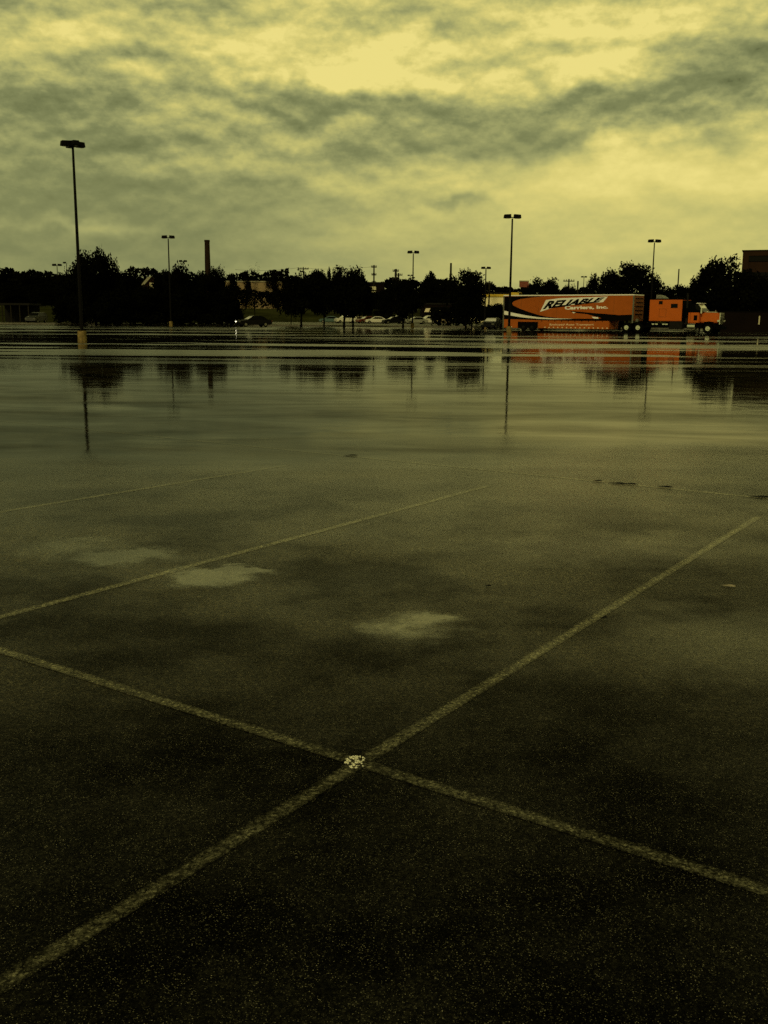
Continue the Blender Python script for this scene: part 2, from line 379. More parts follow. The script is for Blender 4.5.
MT['lane'] = simple('damp_lane', (.10, .093, .052), .55, .25, .35, .12)
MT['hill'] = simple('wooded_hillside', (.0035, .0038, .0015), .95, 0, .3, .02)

# ------------------------------------------------------------------ ground and terrain
def hgt(x, y):
    def s(a, b, v):
        t = min(1, max(0, (v-a)/(b-a))); return t*t*(3-2*t)
    z = 3.2*s(240, 270, y)*(1-s(40, 75, x))
    z += 2.0*s(300, 420, y)
    z += 36*math.exp(-((x+640)/330)**2-((y-1350)/300)**2) + 30*math.exp(-((x+250)/420)**2-((y-1500)/260)**2)
    z += 22*math.exp(-((x-500)/600)**2-((y-1700)/260)**2)
    if z > 6: z += 2.5*math.sin(x*.021+y*.01)*math.sin(x*.05) + 1.2*math.sin(x*.13)
    return z
xs = [-3500, -2500, -1800] + [-1400+i*25 for i in range(113)] + [1800, 2500, 3500]
ys = [-300, -60, 60, 150, 200, 236] + [240+4*i for i in range(9)] + [290, 330, 380, 430, 500, 600, 700] + [800+50*i for i in range(26)] + [2400, 3200, 5000, 8000]
g = MB(); g.v = [(x, y, hgt(x, y)-.008) for y in ys for x in xs]
nx = len(xs); g.f = [(j*nx+i, j*nx+i+1, (j+1)*nx+i+1, (j+1)*nx+i) for j in range(len(ys)-1) for i in range(nx-1)]
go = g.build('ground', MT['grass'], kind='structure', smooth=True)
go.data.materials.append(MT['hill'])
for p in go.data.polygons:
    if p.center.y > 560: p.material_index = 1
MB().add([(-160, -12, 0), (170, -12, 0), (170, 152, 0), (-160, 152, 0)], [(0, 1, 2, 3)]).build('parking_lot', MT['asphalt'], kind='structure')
MB().add([(-160, 157, 0), (170, 157, 0), (170, 176, 0), (-160, 176, 0)], [(0, 1, 2, 3)]).build('access_road', MT['lane'], kind='structure')
MB().add([(-34, 176, -.004), (32, 176, -.004), (32, 238, -.004), (-34, 238, -.004)], [(0, 1, 2, 3)]).build('far_parking_lot', MT['lane'], kind='structure')
MB().add([(-160, 271, 3.25), (30, 271, 3.25), (30, 280, 3.33), (-160, 280, 3.33)], [(0, 1, 2, 3)]).build('upper_road', MT['lane'], kind='structure')
MB().box(-160, 170, 152, 152.3, -.05, .13).box(-160, 170, 156.7, 157, -.05, .13).build('kerb', MT['kerb'], kind='structure')
MB().box(-160, 170, 152.3, 156.7, -.05, .11).build('verge', MT['grass'], kind='structure')

# ---- painted stall lines (the three long dividers, the cross line and the far one)
def line(name, a, b, wd, mat=None, z=.0008):
    a, b = Vector(a), Vector(b); d = (b-a).normalized(); n = Vector((-d.y, d.x, 0))*wd/2
    N = 24; vs = []; fs = []
    for i in range(N+1):
        p = a.lerp(b, i/N); vs += [p-n, p+n]
    for i in range(N): fs.append((2*i, 2*i+2, 2*i+3, 2*i+1))
    me = bpy.data.meshes.new(name); me.from_pydata([(v.x, v.y, z) for v in vs], [], fs)
    uv = me.uv_layers.new(name='UVMap')
    for p in me.polygons:
        for li in p.loop_indices:
            vi = me.loops[li].vertex_index; uv.data[li].uv = ((vi//2)/N, vi % 2)
    o = bpy.data.objects.new(name, me); C.objects.link(o); me.materials.append(mat or MT['paint']); o['kind'] = 'structure'
    return o
def ext(p, q, t0, t1):
    p, q = Vector(p), Vector(q); return p.lerp(q, t0), p.lerp(q, t1)
a0, a1 = gp(0, 985), gp(758, 517)
line('stall_line', *ext(a0, a1, -.5, 1), .066)
c0, c1 = gp(0, 617), gp(480, 488)
line('stall_line', *ext(c0, c1, -1, 1.03), .075)
d0, d1 = gp(0, 512), gp(288, 465)
line('stall_line', *ext(d0, d1, -1, 1), .08)
b0, b1 = gp(0, 650), gp(768, 891)
line('cross_line', *ext(b0, b1, -1.5, 2.0), .066, z=.0014)
e0, e1 = gp(200, 441), gp(768, 498.5)
line('cross_line', *ext(e0, e1, -1.5, 2.0), .08)

# small thick blob of old road paint at the crossing
pm, nt_, pb = material('cracked_thermoplastic')
ge = nt_.new('ShaderNodeNewGeometry')
vr = nt_.n.new('ShaderNodeTexVoronoi'); vr.feature = 'DISTANCE_TO_EDGE'; nt_.l.new(ge.outputs['Position'], vr.inputs['Vector']); vr.inputs['Scale'].default_value = 85
nn = nt_.noise(ge.outputs['Position'], 60, 4)
mk = nt_.m('MULTIPLY', nt_.ss(vr.outputs['Distance'], .03, .12), nt_.ss(nn, .30, .42))
nt_.put(pb.inputs['Base Color'], nt_.mixc(nn, (.9, .85, .5), (1.0, .98, .75))); pb.inputs['Roughness'].default_value = .6
x0 = gp(355.5, 762)
mb = MB(); rr_ = random.Random(3)
for k in range(90):
    a_, q = rr_.random()*2*PI, math.sqrt(rr_.random())
    cx_, cy_ = x0.x+math.cos(a_)*q*.038, x0.y+math.sin(a_)*q*.050
    if math.sin(cx_*190+1)+math.sin(cy_*150) < -1.0: continue
    r_, n = rr_.uniform(.0016, .0046), 7
    ring = [(cx_+math.cos(2*PI*t/n)*r_*rr_.uniform(.6, 1.25), cy_+math.sin(2*PI*t/n)*r_*rr_.uniform(.6, 1.3)) for t in range(n)]
    h_ = rr_.uniform(.0025, .0055)
    mb.add([(p[0], p[1], .0009) for p in ring]+[(cx_+(p[0]-cx_)*.75, cy_+(p[1]-cy_)*.75, h_) for p in ring], [tuple(range(n, 2*n))]+[(t, (t+1) % n, (t+1) % n+n, t+n) for t in range(n)])
tag(mb.build('paint_patch', pm), 'small bright crumbled patch of white paint where the two stall lines cross', 'paint mark')

# leaf litter / scraps
def leaf_litter(px, py, L, rz, mat, name, label, cat, grp=None):
    p = gp(px, py); mb = MB(); n = 9
    for k in range(2):
        vs = []
        for i in range(n):
            t = i/(n-1); wdt = math.sin(PI*t)*L*.16+.002; hz = .002+.004*math.sin(PI*t)*(1+.5*k)
            vs += [(t*L-L/2, -wdt, hz*.4), (t*L-L/2, 0, hz+.002*k), (t*L-L/2, wdt, hz*.6)]
        fs = []
        for i in range(n-1):
            for j in range(2): fs.append((3*i+j, 3*i+3+j, 3*i+4+j, 3*i+1+j))
        if k: vs = [(v[0]*.7+.2*L, v[1]*.8+.12*L, v[2]) for v in vs]
        mb.add(vs, fs)
    o = mb.build(name, mat, loc=(p.x, p.y, .006)); o.rotation_euler = (0, 0, rz); tag(o, label, cat, grp)
leaf_litter(597, 481.5, .10, .2, MT['litter'], 'dead_leaf', 'dark curled dead leaf, leftmost on the far painted line', 'leaf')
leaf_litter(617, 484, .17, -.5, MT['litter'], 'dead_leaf', 'dark flat pair of leaves just right of the leftmost one on the far line', 'leaf')
leaf_litter(629, 484.5, .14, -.6, MT['litter'], 'dead_leaf', 'thin dark leaf between the pair of leaves and the speck on the far line', 'leaf')
leaf_litter(664, 487.5, .14, -.5, MT['litter'], 'dead_leaf', 'thin dark speck of leaf midway along the far line', 'leaf')
leaf_litter(760, 497.5, .20, -.4, MT['litter'], 'dead_leaf', 'dark wet leaf on the far line, at the right edge of the photo', 'leaf')
leaf_litter(350, 456, .16, 0, MT['litter'], 'dead_leaf', 'lone dark leaf lying on the wet sheen left of centre', 'leaf')
leaf_litter(728, 587, .075, -.5, MT['scrap'], 'paper_scrap', 'small pale scrap of paper lying right of the long stall line', 'litter')
leaf_litter(604, 619, .04, .3, MT['litter'], 'dead_leaf', 'small dark leaf fragment just right of the long stall line', 'leaf')
leaf_litter(488, 587, .035, .1, MT['litter'], 'dead_leaf', 'tiny dark leaf fragment on bare asphalt in the middle of the stall', 'leaf')

# ------------------------------------------------------------------ lamp posts
def lamp_post(pxb, D, pxt, pyt, label, heads=4, rz=.3, group='twin-headed lamp posts round the lot', base=True, hs=1.0, pr=.11):
    top = at(pxt, pyt, D); b = at(pxb, 330, D)
    H = top.z
    t = thing('lamp_post', (top.x, D, hgt(top.x, D)), rz, label, 'lamp post', group)
    H -= hgt(top.x, D)
    z0 = 0
    if base:
        z0 = .60
        MB().tube([(0, 0, 0), (0, 0, .55), (0, 0, .60)], [.25, .245, .22], 20).build('concrete_base', MT['concrete_yellow'], t)
        MB().box(-.2, .2, -.2, .2, .602, .63).build('base_plate', MT['pole'], t)
    MB().tube([(0, 0, z0), (0, 0, H*.5), (0, 0, H)], [pr, pr*.85, pr*.62], 10).build('pole', MT['pole'], t, smooth=False)
    for k in range(heads):
        a = 2*PI*k/heads
        c, s_ = math.cos(a), math.sin(a)
        def r(x, y, z): return ((x*c-y*s_)*hs, (x*s_+y*c)*hs, H+z*hs)
        mb = MB()
        mb.hull8([r(.14, -.22, .02), r(.84, -.24, .02), r(.84, .24, .02), r(.14, .22, .02)], [r(.16, -.20, .40), r(.80, -.20, .36), r(.80, .20, .36), r(.16, .20, .40)])
        hd = mb.build('lamp_head', MT['pole'], t, bevel=.015)
        MB().hull8([r(.27, -.13, -.005), r(.72, -.15, -.005), r(.72, .15, -.005), r(.27, .13, -.005)], [r(.27, -.13, .017), r(.72, -.15, .017), r(.72, .15, .017), r(.27, .13, .017)]).build('lens', MT['lens'], hd)
        MB().tube([r(0, 0, .10), r(.22, 0, .11)], .045, 8).build('arm', MT['pole'], t)
    return t
lamp_post(78.5, 58, 72.8, 147, 'tallest dark lamp post with four boxy heads on a yellow base, far left', 4, .62, hs=.78, pr=.10)
lamp_post(507.5, 106, 512.4, 218.5, 'dark lamp post standing before the rear end of the orange trailer', 2, .1, pr=.13, hs=1.05)
lamp_post(172, 142, 168.2, 238.5, 'lamp post rising above the trees left of the brick smokestack', 2, .05, pr=.12, hs=1.05)
lamp_post(413, 140, 413.3, 253.5, 'lamp post with yellow base beside the trunk of the small tree at centre', 2, .1, hs=.95)
lamp_post(483.5, 134, 486, 269, 'short lamp post with yellow base left of the orange trailer', 2, .1, hs=.75)
lamp_post(650, 135, 654.5, 242.5, 'lamp post rising behind the trailer above the right hand trees', 2, .1, hs=1.0, base=False)
lamp_post(57, 205, 57, 266, 'distant double headed lamp post left of the tallest one', 2, .05, hs=1.1, base=False)
lamp_post(183, 195, 183, 262, 'distant double headed lamp post just left of the smokestack', 2, .05, hs=.9, base=False)
lamp_post(584, 250, 584, 277.5, 'faint lamp post peeking above the middle of the trailer', 2, .05, hs=.85, base=False)
lamp_post(410.5, 245, 410.3, 276, 'faint low lamp post just left of the central lamp post', 2, .05, hs=.8, base=False)
t = lamp_post(65, 200, 66.5, 263.5, 'thin street lamp with one short arm beside the distant double lamp', 1, PI, hs=.8, base=False, pr=.09)
t['group'] = 'single lamps'

# ------------------------------------------------------------------ trees
def crown_mesh(name, seed, n_leaf, leaf, shape='round', clumps=22):
    rg = np.random.default_rng(seed)
    cs = []; 
    for k in range(clumps):
        u = rg.random()
        if shape == 'round':
            z = .30+.58*(k+.5)/clumps; rad = .44*math.sqrt(max(.05, 1-((z-.58)/.46)**2))
            r = .13+.07*rg.random()
        elif shape == 'low':
            z = .12+.74*(k+.5)/clumps; rad = .44*math.sqrt(max(.05, 1-((z-.42)/.52)**2)); r = .13+.07*rg.random()
        elif shape == 'cone':
            z = .12+.8*u; rad = .40*(1-z)**.75+.02; r = .07+.09*(1-z)
        elif shape == 'bare':
            z = .25+.7*u; rad = .42*math.sqrt(max(.05, 1-((z-.6)/.45)**2)); r = .10+.05*rg.random()
        a = rg.random()*2*PI; q = math.sqrt(rg.random())
        cs.append((rad*q*math.cos(a)*(1.0), rad*q*math.sin(a), z, r, .7+.3*rg.random()))
    per = n_leaf//len(cs); P = []
    for (x, y, z, r, fl) in cs:
        d = rg.normal(size=(per, 3)); d /= np.linalg.norm(d, axis=1)[:, None]
        rr = r*(rg.random(per)**.4)*(1+.16*rg.normal(size=per).clip(-1, 1.8))
        P.append(np.array([x, y, z])+d*rr[:, None]*np.array([1, 1, fl]))
    P = np.concatenate(P); N = len(P)
    a = rg.normal(size=(N, 3)); a /= np.linalg.norm(a, axis=1)[:, None]
    b = np.cross(a, rg.normal(size=(N, 3))); b /= np.linalg.norm(b, axis=1)[:, None]
    sz = leaf*(.5+rg.random(N))[:, None]
    V4 = np.stack([P-a*sz, P-b*sz*.55, P+a*sz, P+b*sz*.55], 1).reshape(-1, 3)
    me = bpy.data.meshes.new(name)
    me.from_pydata(V4.tolist(), [], np.arange(N*4).reshape(-1, 4).tolist()); me.update()
    return me, cs
def trunk_mesh(seed, cs, split=.26):
    rg = random.Random(seed); mb = MB()
    mb.tube([(0, 0, -.02), (.004, 0, .08), (.01, .006, split), (.0, .0, split+.3)], [.030, .022, .018, .007], 8)
    for (x, y, z, r, fl) in cs[::2]:
        s0 = split*.8+rg.random()*.2
        s0 = min(s0, z*.85)
        mb.tube([(.008, .004, s0), (x*.45+rg.uniform(-.02, .02), y*.45, s0+(z-s0)*.55), (x, y, z)], [.011, .007, .002], 5)
    me = bpy.data.meshes.new('trunk'); me.from_pydata(mb.v, [], mb.f); me.update()
    return me
PROTO = {}
for key, args in {'r1': (11, 7000, .024, 'round', 30), 'r2': (23, 6500, .025, 'round', 24), 'r3': (37, 7000, .024, 'round', 36), 'r4': (41, 6000, .025, 'round', 20),
                  'l1': (53, 7500, .024, 'low', 34), 'l2': (67, 7500, .024, 'low', 28), 'l3': (71, 7500, .024, 'low', 40),
                  'c1': (83, 4600, .022, 'cone', 40), 'b1': (97, 900, .013, 'bare', 30)}.items():
    me, cs = crown_mesh('crown', *args); PROTO[key] = (me, trunk_mesh(args[0], cs, .22 if key[0] in 'rb' else .12))
def tree(px, ptop, wpx, D, key, label, mat='leaf', name='tree', group='trees round the parking lot', base=None, rz=None, dpx=0):
    b = at(px, 320, D); z0 = hgt(b.x, D) if base is None else base
    top = at(px, ptop, D).z
    H = (top-z0)/.97; W = wpx*mpp(D)/.98
    t = thing(name, (b.x, D, z0), random.uniform(0, 6.28) if rz is None else rz, label, 'tree', group)
    cm, tm = PROTO[key]
    kk = ('m', key, mat)
    if kk not in PROTO:
        c = cm.copy(); c.materials.clear(); c.materials.append(MT[mat]); PROTO[kk] = c
        if not tm.materials: tm.materials.append(MT['bark'])
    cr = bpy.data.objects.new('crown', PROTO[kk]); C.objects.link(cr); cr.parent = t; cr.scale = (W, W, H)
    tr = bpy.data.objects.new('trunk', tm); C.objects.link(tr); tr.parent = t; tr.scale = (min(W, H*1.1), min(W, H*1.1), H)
    return t
T = [
 # px, top, width, D, proto, label
 (96, 248, 46, 150, 'l1', 'tall rounded tree beside the tallest lamp post, highest at far left'),
 (82, 262, 34, 146, 'l2', 'dark tree directly behind the tallest lamp post'),
 (110, 258, 30, 156, 'l3', 'dark tree filling the right shoulder of the highest left tree'),
 (130, 271, 34, 152, 'l3', 'mid height tree left of the gabled house'),
 (146, 285, 30, 149, 'l1', 'low bushy tree in front of the gabled house'),
 (163, 269, 26, 158, 'l2', 'dense tree just right of the gabled house'),
 (181, 264, 34, 150, 'l1', 'wide dark tree below the distant lamp left of the smokestack'),
 (200, 270, 26, 153, 'l2', 'dark tree at the foot of the smokestack on its left'),
 (217, 266, 28, 158, 'l3', 'lumpy dark tree just right of the smokestack'),
 (232, 282, 24, 150, 'l1', 'low dark tree at the right end of the left tree mass'),
 (150, 292, 46, 146, 'l3', 'low spreading tree at the foot of the left tree mass'),
 (190, 290, 50, 147, 'l2', 'low spreading tree under the smokestack'),
 (118, 290, 44, 145, 'l1', 'low spreading tree at the foot of the highest left tree'),
 (222, 290, 36, 148, 'l3', 'rounded shrub-like tree behind the black car'),
 (66, 272, 22, 175, 'l2', 'small tree between the distant double lamp and the tallest post'),
 (72, 296, 34, 152, 'l1', 'low dark tree left of the yellow lamp base'),
 (100, 304, 30, 143, 'l2', 'lowest shrubby tree right of the yellow lamp base'),
 (37, 273, 34, 300, 'l1', 'rounded distant tree on the left skyline'),
 (14, 284, 40, 280, 'l2', 'distant dark tree at the left edge below the hill'),
 (52, 288, 30, 282, 'l3', 'distant dark tree beneath the double headed lamp'),
 (301, 271, 48, 138, 'r1', 'full crowned tree with a single thick trunk, left of the trunk pair'),
 (291, 280, 18, 160, 'r4', 'dark tree behind the left side of the single trunk tree'),
 (344, 276, 48, 139, 'r3', 'tree on the left of the pair of close trunks'),
 (353, 268, 42, 141, 'r2', 'tree on the right of the pair of close trunks'),
 (324, 272, 34, 150, 'r2', 'dense tree filling the gap left of the trunk pair'),
 (403, 279, 42, 137, 'r4', 'small round tree beside the central yellow lamp base'),
 (466, 270, 42, 136, 'r3', 'broad tree with a slim trunk left of the orange trailer'),
 (430, 271, 26, 262, 'c1', 'spiky pointed evergreen tree at centre'),
 (436, 280, 34, 258, 'l2', 'dark tree beside the spiky evergreen'),
 (446, 284, 34, 260, 'l3', 'dark low tree behind the broad tree'),
 (472, 284, 28, 150, 'r1', 'dark tree behind the short lamp post'),
 (493, 303, 32, 148, 'l2', 'low dark tree at the tail of the orange trailer'),
 (364, 285, 26, 255, 'l2', 'dark tree behind the right side of the trunk pair'),
 (383, 300, 18, 236, 'l3', 'small olive bush-like tree behind the parked cars'),
 (543, 278, 36, 180, 'r1', 'small open tree behind the rear half of the trailer'),
 (528, 285, 22, 185, 'l2', 'low tree rising behind the trailer right of the lamp post'),
 (568, 284, 18, 200, 'l3', 'tiny tree top at the utility pole behind the trailer'),
 (596, 275, 26, 160, 'r2', 'dark tree behind the lettering end of the trailer'),
 (627, 263, 52, 165, 'r3', 'largest tree behind the front half of the trailer'),
 (612, 272, 30, 170, 'l1', 'dark tree filling the left of the largest tree behind the trailer'),
 (650, 275, 34, 172, 'l3', 'dark tree beneath the right hand lamp post'),
 (672, 284, 34, 175, 'l2', 'low dark tree behind the sleeper cab'),
 (690, 287, 24, 178, 'l1', 'low dark tree behind the exhaust stack'),
 (714, 258, 46, 136, 'r2', 'tall spiky tree above the truck hood'),
 (700, 274, 34, 140, 'l1', 'dense tree above the truck windshield'),
 (738, 268, 54, 134, 'l2', 'dense dark tree before the brown building'),
 (724, 276, 44, 138, 'l3', 'dense tree above the nose of the truck'),
 (760, 278, 46, 136, 'l1', 'dark tree at the right edge before the brown building'),
 (247, 277, 12, 330, 'l1', 'small distant tree top left of the leafless-looking tree'),
 (255, 267, 18, 240, 'b1', 'thin airy see-through tree against the tan warehouse'),
 (233, 274, 10, 320, 'l2', 'small distant round tree above the warehouse roof'),
 (273, 273, 16, 330, 'l3', 'distant tree behind the tan warehouse roof'),
 (316, 270, 16, 340, 'l1', 'distant tree above the low grey roof'),
 (329, 267, 10, 335, 'c1', 'distant narrow tree left of the round one on the skyline'),
 (337, 268, 13, 340, 'l3', 'distant round tree top behind the trunk pair'),
 (389, 285, 18, 262, 'l2', 'dark tree left of the small round central tree'),
]
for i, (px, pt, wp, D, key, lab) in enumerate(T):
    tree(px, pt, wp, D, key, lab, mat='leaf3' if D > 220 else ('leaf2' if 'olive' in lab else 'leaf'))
# far woodland band that reads as one mass
rg = np.random.default_rng(5)
mbf = []
def wood_mass(name, x0, x1, y, hmin, hmax, n, leaf, label, kind='stuff'):
    xs_ = rg.uniform(x0, x1, n); prof = (hmin+(hmax-hmin)*(.5+.25*np.sin(xs_*.11)+.15*np.sin(xs_*.31+1)+.1*np.sin(xs_*.77)))
    z = prof*np.sqrt(rg.random(n)); yy = y+rg.uniform(-4, 4, n)
    P = np.stack([xs_, yy, z+np.array([hgt(float(a), y) for a in xs_])-.3], 1)
    a = rg.normal(size=(n, 3)); a /= np.linalg.norm(a, axis=1)[:, None]; b = np.cross(a, rg.normal(size=(n, 3))); b /= np.linalg.norm(b, axis=1)[:, None]
    V4 = np.stack([P-a*leaf, P-b*leaf*.6, P+a*leaf, P+b*leaf*.6], 1).reshape(-1, 3)
    me = bpy.data.meshes.new(name); me.from_pydata(V4.tolist(), [], np.arange(n*4).reshape(-1, 4).tolist()); me.materials.append(MT['leaf3'])
    o = bpy.data.objects.new(name, me); C.objects.link(o); tag(o, label, 'woodland', kind=kind)
wood_mass('far_wood', -260, -40, 420, 10, 16, 9000, 1.0, 'dark wooded skyline far beyond the lot on the left')
wood_mass('far_wood', -60, 130, 430, 8, 13, 9000, 1.0, 'dark wooded skyline beyond the warehouses at centre')
wood_mass('undergrowth', -50, -23, 158.5, 3.2, 5.2, 6000, .35, 'black undergrowth beneath the left tree mass')
wood_mass('hedge_row', 62, 130, 158.5, 3.0, 4.5, 5000, .35, 'dark hedge beyond the truck at the right')
wood_mass('hedge_row', 8, 40, 178, 2.6, 3.7, 5000, .35, 'dark hedge behind the short lamp post and trailer')
wood_mass('hedge_row', -46, -2, 286, 4.2, 5.6, 5000, .4, 'dark planting below the tan warehouse wall')
wood_mass('hedge_row', -18, 30, 275, 4.0, 6, 5000, .4, 'dark planting on the bank behind the parked cars')

# ------------------------------------------------------------------ cars
def car(loc, rz, mat, label, kind='sedan', group='cars parked beyond the lot', lit=False, L=4.6):
    t = thing('parked_car', loc, rz, label, 'car', group)
    W = .89
    if kind == 'sedan':
        low = [(0, .42), (.02, .72), (.35, .86), (1.15, .92), (3.55, .97), (4.4, .93), (4.6, .75), (4.6, .42), (4.45, .26), (.15, .26)]
        cab = [(1.15, .92), (1.95, 1.40), (2.3, 1.45), (3.1, 1.44), (3.5, 1.32), (4.0, .97)]
    else:
        low = [(0, .45), (.02, .85), (.3, 1.0), (1.2, 1.08), (4.55, 1.1), (4.65, .8), (4.65, .45), (4.5, .3), (.15, .3)]
        cab = [(1.15, 1.08), (1.85, 1.62), (2.2, 1.72), (4.0, 1.72), (4.35, 1.62), (4.6, 1.1)]
    body = MB().prism(low, -W, W).build('body', mat, t, bevel=.07)
    vs = []; n = len(cab)
    zb = cab[0][1]; zt = max(z for x, z in cab)
    for sgn in (-1, 1):
        for x, z in cab: vs.append((x, sgn*(W-.03-.2*(z-zb)/(zt-zb)), z))
    MB().add(vs, [tuple(range(n)), tuple(range(2*n-1, n-1, -1))]+[(i, i+n, (i+1) % n+n, (i+1) % n) for i in range(n)]).build('cabin', mat, t, bevel=.04)
    # glass
    def wpt(x, z, sgn, o=.012): return (x, sgn*(W-.03-.2*(z-zb)/(zt-zb)+o), z)
    for sgn in (-1, 1):
        q = [(cab[0][0]+.28, zb+.05), (cab[1][0]+.12, cab[1][1]-.06), (cab[-2][0]-.1, cab[-2][1]-.03 if kind == 'sedan' else cab[1][1]-.03), (cab[-1][0]-.3, zb+.05)]
        MB().add([wpt(x, z, sgn) for x, z in q], [(0, 1, 2, 3)]).build('window', MT['glass'], t)
    a, b = cab[0], cab[1]
    nx_, nz_ = -(b[1]-a[1]), (b[0]-a[0]); ll = math.hypot(nx_, nz_); nx_ *= .012/ll; nz_ *= .012/ll
    MB().add([(a[0]+.1+nx_, -.76, a[1]+.06+nz_), (a[0]+.1+nx_, .76, a[1]+.06+nz_), (b[0]-.06+nx_, .62, b[1]-.04+nz_), (b[0]-.06+nx_, -.62, b[1]-.04+nz_)], [(0, 1, 2, 3)]).build('windscreen', MT['glass' if mat == MT['car_dim'] else 'lit'], t)
    for sgn in (-1, 1):
        MB().box(-.012, .05, sgn*.70-.16, sgn*.70+.16, .60, .74).build('headlight', MT['headlight'] if lit and sgn > 0 else MT['lens'], t)
        MB().box(L-.04, L+.012, sgn*.70-.14, sgn*.70+.14, .66, .84).build('tail_light', MT['sign_red'], t)
    for x in (.85, 3.65):
        for sgn in (-1, 1):
            wh = MB().tube([(x, sgn*(W-.2), .32), (x, sgn*(W+.012), .32)], .32, 18).build('wheel', MT['rubber'], t)
            MB().tube([(x, sgn*(W+.0), .32), (x, sgn*(W+.022), .32)], .19, 12).build('rim', MT['steel'], wh)
    return t
def cpos(px, D): p = at(px, 320, D); return (p.x, D, hgt(p.x, D)+.0)
p = cpos(237.5, 136)
car((p[0], p[1], .004), .5, MT['car_black'], 'black car waiting on the lot edge with its front to the left', 'sedan', 'moving cars', lit=True)
car(cpos(319, 218), .05, MT['car_teal'], 'dark greenish sedan, leftmost parked car seen under the trees')
car(cpos(335, 216), .35, MT['car_white'], 'white car parked just left of the trunk pair', 'suv')
car(cpos(349, 222), .1, MT['car_tan'], 'pale car glimpsed between the close trunks')
car(cpos(357, 215), .5, MT['car_red'], 'reddish car just right of the trunk pair')
car(cpos(365, 212), .12, MT['car_white'], 'bright white car between the trunk pair and the olive bush')
car(cpos(383, 206), .3, MT['car_black'], 'black car with shining hood below the olive bush')
car(cpos(388, 222), .4, MT['car_silver'], 'silver car behind the black one near the olive bush', 'suv')
car(cpos(405, 206), .25, MT['car_silver'], 'silver car just right of the central tree trunk')
car(cpos(418, 210), .3, MT['car_white'], 'white van-like car below the left awnings', 'suv')
car(cpos(434, 208), .15, MT['car_tan'], 'pale sedan below the right awnings')
car(cpos(86, 168), .1, MT['car_silver'], 'silver car roof showing above the yellow lamp base', 'suv', 'cars at the left')
car(cpos(30, 165), 1.45, MT['car_dim'], 'dull pale van-like car at the far left lot edge', 'suv', 'cars at the left')
car(cpos(487.5, 128), 1.2, MT['car_black'], 'small black car at the tail of the trailer', 'sedan', 'moving cars')

# ------------------------------------------------------------------ buildings
def bld(name, px0, px1, ptop, D, depth, label, wall, roof='roof', base=None, cat='building'):
    a, b = at(px0, 320, D), at(px1, 320, D); zt = at((px0+px1)/2, ptop, D).z
    z0 = min(hgt(a.x, D), hgt(b.x, D)) if base is None else base
    t = thing(name, ((a.x+b.x)/2, D, z0), 0, label, cat)
    hw = (b.x-a.x)/2; H = zt-z0
    MB().box(-hw, hw, 0, depth, -.5, H-.35).build('wall', wall, t)
    MB().box(-hw-.25, hw+.25, -.25, depth+.25, H-.347, H).build('roof', MT[roof], t)
    return t, hw, H
t, hw, H = bld('warehouse', 226, 283, 281, 330, 40, 'long low tan warehouse behind the airy tree', MT['tan'], 'roof_pale')
for k in range(5): MB().box(-hw+2+k*3.6, -hw+4.6+k*3.6, -.04, .1, 0, 3.4).build('loading_door', MT['tan'], t)
t, hw, H = bld('warehouse', 305, 362, 280.5, 335, 40, 'long low building with pale roof edge behind the trunk pair', MT['brick_dark'], 'roof_pale')
for k in range(5): MB().box(-hw+2+k*3.6, -hw+4.0+k*3.6, -.04, .1, 3, 5).build('window', MT['glass'], t)
t, hw, H = bld('low_building', 360, 384, 282, 300, 20, 'low building with overhanging dark roof and white end wall', MT['brick_dark'])
a = at(365, 286.5, 299.9); b = at(376, 294.5, 299.9)
MB().box(a.x-t.location.x, b.x-t.location.x, -.35, -.02, b.z-t.location.z, a.z-t.location.z).build('white_panel', MT['white_wall'], t)
MB().box(a.x-t.location.x, b.x-t.location.x, -.5, -.36, (a.z+b.z)/2-t.location.z-.15, (a.z+b.z)/2-t.location.z+.15).build('window', MT['glass'], t)
t, hw, H = bld('restaurant', 422, 452, 303, 238, 14, 'dark brick restaurant with three pale awnings behind parked cars', MT['brick_dark'])
for px in (425.5, 435, 446):
    a = at(px, 308.3, 238).x-t.location.x; zt = at(px, 308.3, 238).z-t.location.z; zb_ = at(px, 312, 237).z-t.location.z
    for s_ in ((0, 1.0), (1.25, 2.25)):
        MB().prism([(a+s_[0]-.3, zb_), (a+s_[1]-.3, zb_), (a+s_[1]+.1, zt), (a+s_[0]+.1, zt)], -.8, -.02).build('awning', MT['awning'], t)
    MB().box(a+.2, a+1.8, -.05, .1, .9, zb_-.1).build('window', MT['glass'], t)
t, hw, H = bld('store', 470, 523, 292.5, 245, 25, 'cream store with a dark roof edge and yellow fascia left of the trailer', MT['cream_wall'], base=0)
MB().box(-hw-.3, hw+.1, -.32, -.26, H-.95, H-.4).build('fascia', MT['yellow_fascia'], t)
for k in range(4): MB().box(-hw+1.5+k*2.9, -hw+3.2+k*2.9, -.04, .1, .9, 2.6).build('window', MT['glass'], t)
a = at(511, 292.6, 244.5); b = at(522, 296, 244.5)
MB().box(a.x-t.location.x, b.x-t.location.x, -.6, -.34, b.z, a.z+.05).build('sign_board', MT['yellow_fascia'], t)
# pole sign
a, b = at(519.5, 281.5, 270), at(528.5, 287.2, 270)
t = thing('pole_sign', ((a.x+b.x)/2, 270, 0), 0, 'small red roadside sign on two posts above the yellow fascia', 'sign')
hw = (b.x-a.x)/2
MB().box(-hw, hw, -.2, .2, b.z, a.z).build('sign_face', MT['sign_red'], t)
MB().box(-hw-.05, hw+.05, -.25, .25, a.z+.003, a.z+.25).build('cap', MT['roof_pale'], t)
for s_ in (-.6, .6): MB().tube([(s_*hw, 0, 0), (s_*hw, 0, b.z)], .1, 8).build('post', MT['pole'], t)
